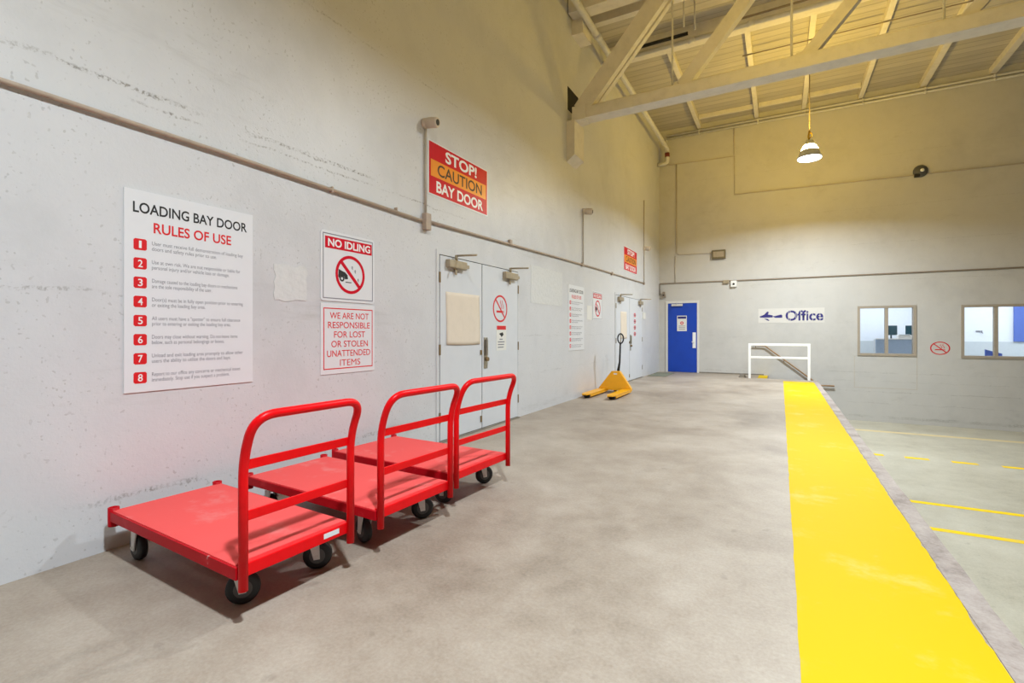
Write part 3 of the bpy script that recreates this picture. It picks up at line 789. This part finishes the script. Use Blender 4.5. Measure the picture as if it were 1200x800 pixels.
for (y, z0, z1, lab) in ((4.215, 2.53, 3.44, 'conduit riser beside the nearer caution sign, feeding the nearest camera'),
                         (9.05, 2.57, 3.55, 'conduit riser on the left wall feeding the middle camera'),
                         (13.92, 2.62, 4.95, 'tall conduit riser on the left wall near the back corner')):
    o = MB().tube([(XW+0.02, y, z0), (XW+0.02, y, z1)], 0.013, 10).build('conduit_riser', M['wall_conduit']); tag(o, lab, 'conduit', 'camera risers')
def bullet(matrix, label, size=1.0, yaw=0.55):
    t = empty('security_camera', matrix, label, 'security camera', 'wall cameras')
    s = size
    MB().lathe([(0.055*s, 0.0), (0.058*s, 0.015*s), (0.05*s, 0.045*s), (0.02*s, 0.055*s)], 20).build('mount', M['cam_white'], t)
    d = Vector((math.sin(yaw), -0.10, math.cos(yaw))).normalized()
    p = Vector((0, 0, 0.05*s))
    MB().tube([p - d*0.02*s, p + d*0.0*s, p + d*0.10*s, p + d*0.12*s], [0.04*s, 0.056*s, 0.056*s, 0.05*s], 18).build('housing', M['cam_white'], t)
    MB().tube([p + d*0.115*s, p + d*0.125*s], 0.032*s, 16).build('lens', M['black'], t)
bullet(L(4.215, 3.50), 'beige security camera on its riser above left of the nearer caution sign', 1.0, 0.12)
bullet(L(9.10, 3.60), 'small white security camera on the left wall beyond the caution sign', 1.1, 0.2)
bullet(L(13.95, 3.60), 'small security camera on the tall riser near the back corner', 1.1, 0.2)

# ------------------------------------------------------------------ pallet jack
def jack(x, y):
    t = empty('pallet_jack', (x, y, 0), 'yellow-orange pallet jack with black upright handle beside the left wall', 'pallet jack')
    for s in (-1, 1):
        cx = s * 0.245; hw = 0.085
        mb = MB()
        # fork: channel section with a tapered tip
        prof = [(-hw, -1.0), (-hw*0.55, -1.13), (hw*0.55, -1.13), (hw, -1.0), (hw, 0.06), (-hw, 0.06)]
        mb.prism([(cx+a, b) for a, b in prof], 0.068, 0.088)
        mb.box(cx-hw, cx-hw+0.008, -1.0, 0.06, 0.030, 0.070); mb.box(cx+hw-0.008, cx+hw, -1.0, 0.06, 0.030, 0.070)
        mb.build('fork', M['jack'], t)
        MB().lathe([(0.034, -0.05), (0.038, -0.04), (0.038, 0.04), (0.034, 0.05)], 18, (cx, -0.98, 0.038), 'x').build('load_roller', M['black'], t)
    mb = MB()
    # upright battery shaped body: broad below, narrow on top, leaning back
    lo = [(-0.335, 0.0), (0.335, 0.0), (0.335, 0.10), (0.13, 0.25), (-0.13, 0.25), (-0.335, 0.10)]
    hi = [(-0.085, 0.05), (0.085, 0.05), (0.095, 0.09), (0.07, 0.20), (-0.07, 0.20), (-0.095, 0.09)]
    r0 = [mb.b.verts.new((a, b, 0.055)) for a, b in lo]
    r1 = [mb.b.verts.new((a, b, 0.10)) for a, b in lo]
    r2 = [mb.b.verts.new((a, b, 0.44)) for a, b in hi]
    for A, Q in ((r0, r1), (r1, r2)):
        for k in range(6):
            l = (k+1) % 6; mb.b.faces.new((A[k], A[l], Q[l], Q[k]))
    mb.b.faces.new(r0[::-1]); mb.b.faces.new(r2)
    body = mb.build('body', M['jack'], t)
    MB().box(-0.035, 0.035, 0.036, 0.048, 0.375, 0.405).build('body_decal', M['white_sign'], body)
    for s in (-1, 1):
        MB().lathe([(0.082, -0.025), (0.09, -0.018), (0.09, 0.018), (0.082, 0.025)], 22, (s*0.075, 0.30, 0.09), 'x').build('steer_wheel', M['black'], t)
    MB().tube([(0, 0.28, 0.10), (0, 0.27, 0.36)], 0.05, 14).build('pump', M['black'], t)
    MB().tube([(0, 0.27, 0.36), (0.0, 0.26, 0.46), (0.03, 0.25, 0.62), (0.055, 0.22, 1.02)], [0.035, 0.03, 0.02, 0.018], 12).build('shaft', M['black'], t)
    loop = [(0.06 + 0.060*math.sin(a), 0.215 + 0.0*a, 1.115 - 0.10*math.cos(a)) for a in [2*math.pi*k/24 for k in range(24)]]
    hb = MB().tube(loop, 0.014, 10, closed=True).build('handle_loop', M['black'], t)
    MB().tube([(0.06, 0.215, 1.02), (0.062, 0.215, 1.20)], 0.011, 8).build('release_lever', M['steel'], hb)
jack(-2.985, 9.88)

# ------------------------------------------------------------------ back wall: blue door, office sign, windows, fittings
t = bpy.data.objects.new('door_3', None); C.objects.link(t); t.matrix_world = B(-3.11, 0.0); t['kind'] = 'structure'
mb = MB(); mb.box(-0.06, 0.0, 0, 2.22, 0, 0.03); mb.box(0.87, 0.93, 0, 2.22, 0, 0.03); mb.box(0.0, 0.87, 2.15, 2.22, 0, 0.03); mb.build('door_frame', M['frame_white'], t)
lf = MB().box(0.005, 0.865, 0.012, 2.145, 0.0, 0.022, 0.002).build('door_leaf', M['door_blue'], t); lf['label'] = 'blue painted door leaf'
MB().box(0.74, 0.835, 0.76, 1.24, 0.022, 0.03, 0.003).tube([(0.79, 0.95, 0.03), (0.79, 0.95, 0.075), (0.72, 0.95, 0.075)], 0.012, 8).build('lock_plate', M['white_rail'], lf)
MB().box(0.12, 0.45, 2.06, 2.13, 0.022, 0.085, 0.006).tube([(0.28, 2.14, 0.06), (0.30, 2.15, 0.30)], 0.012, 8).build('door_closer', M['zinc'], lf)
t = empty('door_notice', B(-2.83, 1.28, 0.0225), 'white notice with red mark and blue head on the blue door', 'notice')
MB().box(0, 0.29, 0, 0.48, 0, 0.002).build('panel', M['white_paper'], t)
MB().box(0.02, 0.27, 0.385, 0.455, 0.002, 0.0028).build('blue_head', M['navy'], t)
MB().ring(0.145, 0.25, 0.05, 0.025, 0.002, 0.0028, 24).build('red_mark', M['sign_letter_red'], t)
mb = MB()
for k in range(3): mb.box(0.05, 0.24, 0.05+0.05*k, 0.066+0.05*k, 0.002, 0.0028)
mb.build('small_print', M['ink_grey'], t)

t = empty('office_sign', B(-0.56, 1.515), 'white painted sign with navy arrow pointing left and the word Office', 'sign')
MB().box(0, 1.63, 0, 0.41, 0, 0.004).build('panel', M['faded_white'], t)
mb = MB()
mb.prism([(0.03, 0.185), (0.15, 0.235), (0.23, 0.325), (0.27, 0.315), (0.25, 0.24), (0.37, 0.215), (0.37, 0.155), (0.16, 0.150), (0.05, 0.155)], 0.004, 0.0052)
mb.prism([(0.15, 0.125), (0.24, 0.115), (0.29, 0.065), (0.25, 0.06), (0.19, 0.095)], 0.004, 0.0052)
mb.prism([(0.375, 0.19), (0.43, 0.195), (0.58, 0.235), (0.61, 0.215), (0.61, 0.145), (0.44, 0.140), (0.375, 0.175)], 0.004, 0.0052)
mb.build('arrow', M['navy'], t)
text('office_lettering', 'Office', (0.69, 1.60, 0.055, 0.345), M['navy'], t, 0.0052, 0.024)
mb = MB()          # stencil bridges through the letters
for a in (0.755, 0.80, 0.945, 1.055, 1.19, 1.345, 1.515):
    mb.box(a, a+0.012, 0.03, 0.37, 0.0053, 0.0056)
mb.build('stencil_gaps', M['faded_white'], t)

def window(name, x0, x1, z0, z1, m0, m1):
    t = bpy.data.objects.new(name, None); C.objects.link(t); t.matrix_world = B(x0, z0); t['kind'] = 'structure'
    W_, H_ = x1-x0, z1-z0; f = 0.05
    mb = MB(); mb.box(-0.03, W_+0.03, -0.03, f*0.6, -0.16, 0.025); mb.box(-0.03, W_+0.03, H_-f*0.6, H_+0.03, -0.16, 0.025)
    mb.box(-0.03, f*0.6, f*0.6, H_-f*0.6, -0.16, 0.025); mb.box(W_-f*0.6, W_+0.03, f*0.6, H_-f*0.6, -0.16, 0.025)
    mb.build('window_frame', M['win_frame'], t)
    MB().box(m0-x0, m1-x0, f*0.6, H_-f*0.6, -0.10, 0.010).build('mullion', M['win_frame'], t)
    MB().box(f*0.6, m0-x0, f*0.6, H_-f*0.6, -0.06, -0.052).build('pane', M['glass'], t)
    MB().box(m1-x0, W_-f*0.6, f*0.6, H_-f*0.6, -0.06, -0.052).build('pane', M['glass'], t)
window('window_1', *W1, 2.405, 2.475)
window('window_2', *W2, 4.53, 4.60)
# bricked-up opening outline below the first window
mb = MB()
mb.box(1.74, 1.752, YB-0.003, YB, -0.22, 0.62); mb.box(3.06, 3.072, YB-0.003, YB, -0.22, 0.62); mb.box(1.74, 3.072, YB-0.003, YB, -0.23, -0.218)
struct(mb, 'trim_1', M['wall_conduit'])

# offices behind the windows
OX0, OX1, OY0, OY1 = 1.0, 9.0, YB+0.22, 18.6
mb = MB()
mb.box(OX0, OX1, OY1, OY1+0.1, 0.98, 2.7); mb.box(OX0-0.1, OX0, OY0, OY1+0.1, 0, 2.7); mb.box(OX1, OX1+0.1, OY0, OY1+0.1, 0, 2.7)
struct(mb, 'wall_office', M['office_wall'])
struct(MB().box(OX0, OX1, OY1-0.01, OY1+0.1, 0, 0.98), 'wall_office_dado', M['office_low'])
struct(MB().box(OX0-0.1, OX1+0.1, OY0, OY1+0.1, -0.1, 0), 'floor_office', M['office_low'])
struct(MB().box(OX0-0.1, OX1+0.1, OY0, OY1+0.1, 2.7, 2.8), 'ceiling_office', M['office_wall'])
for x, nm in ((2.5, 'first'), (5.2, 'second'), (7.6, 'third')):  # unseen panels with area lights, added to brighten the office interior
    pl = MB().box(x-0.6, x+0.6, 17.1, 17.5, 2.66, 2.70, 0.004).build('office_fill_panel', M['frame_white'])
    tag(pl, 'flat unseen panel added to brighten the office, %s from the stairs' % nm, 'ceiling light', 'added office lights')
    ad = bpy.data.lights.new('office_fill_light', 'AREA'); ad.shape = 'RECTANGLE'; ad.size = 1.1; ad.size_y = 0.36; ad.energy = 34; ad.color = (0.90, 0.95, 1.0)
    ao = bpy.data.objects.new('office_fill_light', ad); C.objects.link(ao); ao.parent = pl; ao.location = (x, 17.3, 2.655)
t = empty('desk_screen', (2.40, 17.35, 0), 'pale blue-grey desk screen seen through the first window', 'desk screen')
MB().box(0, 1.1, 0, 0.05, 0.0, 1.04, 0.01).build('screen_panel', M['desk_blue'], t)
MB().box(0, 1.1, -0.01, 0.06, 1.04, 1.07, 0.004).build('cap_rail', M['frame_white'], t)
o = MB().box(2.45, 3.9, 17.42, 18.1, 1.00, 1.04, 0.005).box(2.45, 2.49, 17.42, 18.1, 0, 1.0).box(3.86, 3.9, 17.42, 18.1, 0, 1.0).build('office_counter', M['frame_white']); tag(o, 'white counter behind the desk screen in the office', 'counter')
def monitor(x, y, z, yaw, label):
    t = empty('computer_monitor', Matrix.Translation((x, y, z)) @ Matrix.Rotation(yaw, 4, 'Z'), label, 'monitor', 'office monitors')
    MB().box(-0.11, 0.11, -0.08, 0.08, 0, 0.02, 0.005).build('base', M['monitor'], t)
    MB().tube([(0, 0.02, 0.02), (0, 0.02, 0.2)], 0.02, 10).build('stand', M['monitor'], t)
    MB().box(-0.21, 0.21, -0.03, 0.02, 0.12, 0.40, 0.008).build('display', M['monitor'], t)
monitor(2.85, 17.86, 1.04, 0.9, 'dark monitor at left on the office counter inside the first window')
monitor(3.34, 17.86, 1.04, -0.9, 'dark monitor at right on the office counter inside the first window')
t = empty('office_printer', (3.07, 17.50, 1.04), 'white low office machine in front of the monitors', 'printer')
MB().box(-0.16, 0.16, -0.08, 0.12, 0, 0.13, 0.02).build('printer_body', M['frame_white'], t)
MB().box(-0.12, 0.12, -0.10, 0.0, 0.13, 0.145, 0.004).build('paper_tray', M['office_low'], t)
o = MB().box(5.66, 5.95, OY1-0.06, OY1-0.012, 0.99, 2.2, 0.004).build('wall_panel', M['office_blue']); tag(o, 'tall blue panel on the office wall seen through the second window', 'panel')
t = empty('coat_hook', (4.95, OY1-0.001, 1.27), 'small dark hook on the office wall inside the second window', 'hook')
MB().box(-0.07, 0.07, -0.02, 0.0, -0.015, 0.02, 0.004).build('hook_plate', M['ink_grey'], t)
MB().tube([(0.04, -0.02, 0.0), (0.05, -0.06, -0.03), (0.07, -0.05, -0.05)], 0.01, 8).build('hook_arm', M['ink_grey'], t)
t = empty('blue_chair_back', (4.75, 17.0, 0.0), 'blue chair back just visible in the second window', 'chair')
MB().prism([(-0.10, 0.80), (0.22, 0.70), (0.22, 0.60), (-0.10, 0.60)], 0, 0.06, lambda p: (p[0], p[2], p[1])).build('backrest', M['office_blue'], t)
MB().box(-0.12, 0.24, -0.4, 0.0, 0.42, 0.48, 0.01).build('seat', M['office_blue'], t)
for dx, dy in ((-0.1, -0.38), (0.22, -0.38), (-0.1, 0.02), (0.22, 0.02)):
    MB().tube([(dx, dy, 0), (dx, dy, 0.62 if dy > 0 else 0.43)], 0.014, 8).build('leg', M['steel'], t)

# guard rail and stair handrail
t = empty('guard_rail', (-0.73, 14.79, 0), 'white two bar guard rail at the far end of the dock above the stairs', 'guard rail')
for x in (0.0, 1.38):
    MB().box(x-0.03, x+0.03, -0.03, 0.03, 0, 0.885, 0.003).build('post', M['white_rail'], t)
MB().box(-0.03, 1.41, -0.03, 0.03, 0.885, 0.945, 0.004).build('top_rail', M['white_rail'], t)
MB().box(0.03, 1.35, -0.025, 0.025, 0.545, 0.60, 0.004).build('mid_rail', M['white_rail'], t)
t = empty('stair_handrail', (-0.71, YB, 0), 'brown sloping handrail on the back wall behind the white guard rail', 'handrail')
MB().tube(rounded([(0.0, -0.07, 0.865), (0.32, -0.07, 0.855), (1.66, -0.07, -0.215), (2.0, -0.07, -0.215)], [0.03, 0.03]), 0.021, 10).build('rail', M['brown_rail'], t)
for x, z in ((0.08, 0.86), (0.8, 0.46), (1.5, -0.09)):
    MB().tube([(x, 0, z-0.06), (x, -0.05, z-0.06), (x, -0.07, z-0.01)], 0.009, 8).build('bracket', M['brass'], t)
o = MB().prism([(0, 0), (0.20, 0), (0.16, 0.07), (0.05, 0.09)], 0, 0.16, lambda p: (-1.02+p[0], 14.95+p[2], p[1])).build('door_wedge', M['baseboard']); tag(o, 'small dark grey block on the dock beside the left guard rail post', 'block')
o = MB().box(XW+0.05, -2.82, 14.15, 15.45, 0.0, 0.014, 0.004).build('floor_mat', M['mat']); tag(o, 'grey-green floor mat on the dock in front of the blue door', 'mat')

# conduits and fittings on the back wall
def bpipe(path, r, mat, label):
    o = MB().tube([(x, YB-0.02, z) for x, z in path], r, 8).build('wall_conduit', mat); return tag(o, label, 'conduit')
o = bpipe(rounded([(XW+0.02, 2.45, 0), (XW+0.02, 2.80, 0), (0.2, 2.78, 0), (XR, 2.78, 0)], [0.05, 0.02]) and [(XW+0.02, 2.42), (XW+0.025, 2.78), (-1.2, 2.775), (1.7, 2.775), (XR, 2.78)], 0.018, M['dark_conduit'], 'long dark conduit along the back wall above blue door and windows')
bpipe([(-3.36, 6.52), (-2.85, 6.50), (-1.20, 6.47), (-1.19, 5.33), (1.7, 5.28), (XR, 5.12)], 0.014, M['wall_conduit'], 'thin conduit high on the back wall stepping down behind the hanging lamp')
bpipe([(-2.85, 6.50), (-2.85, 3.72), (-2.78, 3.66), (-1.85, 3.64)], 0.014, M['wall_conduit'], 'thin vertical conduit in the back corner turning to the small olive box')
bpipe([(-2.89, 3.62), (-2.89, 2.79)], 0.012, M['wall_conduit'], 'short vertical conduit above the blue door joining the long conduit')
bpipe([(-1.205, 7.34), (-1.205, 6.5)], 0.012, M['wall_conduit'], 'short vertical conduit from the roof pipes down the back wall')
t = empty('emergency_light', B(-1.81, 3.45), 'small olive emergency light box on the back wall above the blue door', 'emergency light')
MB().box(0, 0.38, 0, 0.26, 0, 0.10, 0.008).build('housing', M['box_olive'], t)
MB().box(0.04, 0.34, 0.05, 0.21, 0.10, 0.106).build('front_plate', M['closer'], t)
t = empty('sensor_box', B(-1.29, 2.59), 'small white sensor with dark eye under the long conduit', 'sensor')
MB().box(0, 0.16, 0, 0.18, 0, 0.09, 0.008).build('housing', M['white_rail'], t)
MB().lathe([(0.03, 0.09), (0.03, 0.10), (0.01, 0.104)], 16, (0.08, 0.08, 0)).build('eye', M['black'], t)
o = MB().box(0, 0.16, 0, 0.10, 0, 0.07, 0.006).build('conduit_box', M['closer']); o.matrix_world = B(-1.50, 2.70); tag(o, 'small beige conduit box left of the white sensor', 'conduit box')
t = empty('corner_sensor', B(-3.29, 2.34), 'small dark sensor near the back left corner above the blue door', 'sensor')
MB().prism([(0, 0), (0.12, 0), (0.09, 0.18), (0.03, 0.18)], 0, 0.08).build('housing', M['dark_conduit'], t)
MB().lathe([(0.022, 0.08), (0.022, 0.09), (0.01, 0.094)], 14, (0.06, 0.07, 0)).build('eye', M['black'], t)
t = empty('round_bell', B(3.13, 5.34), 'round grey bell on the thin conduit high on the back wall', 'bell')
MB().lathe([(0.15, 0.0), (0.155, 0.03), (0.12, 0.09), (0.05, 0.11)], 26).build('gong', M['grey_hub'], t)
MB().lathe([(0.04, 0.11), (0.045, 0.12), (0.02, 0.135)], 16, (0.02, 0.0, 0)).build('gong_cap', M['white_rail'], t)
MB().box(-0.13, -0.02, -0.15, -0.07, 0.0, 0.10, 0.01).build('striker_box', M['black'], t)
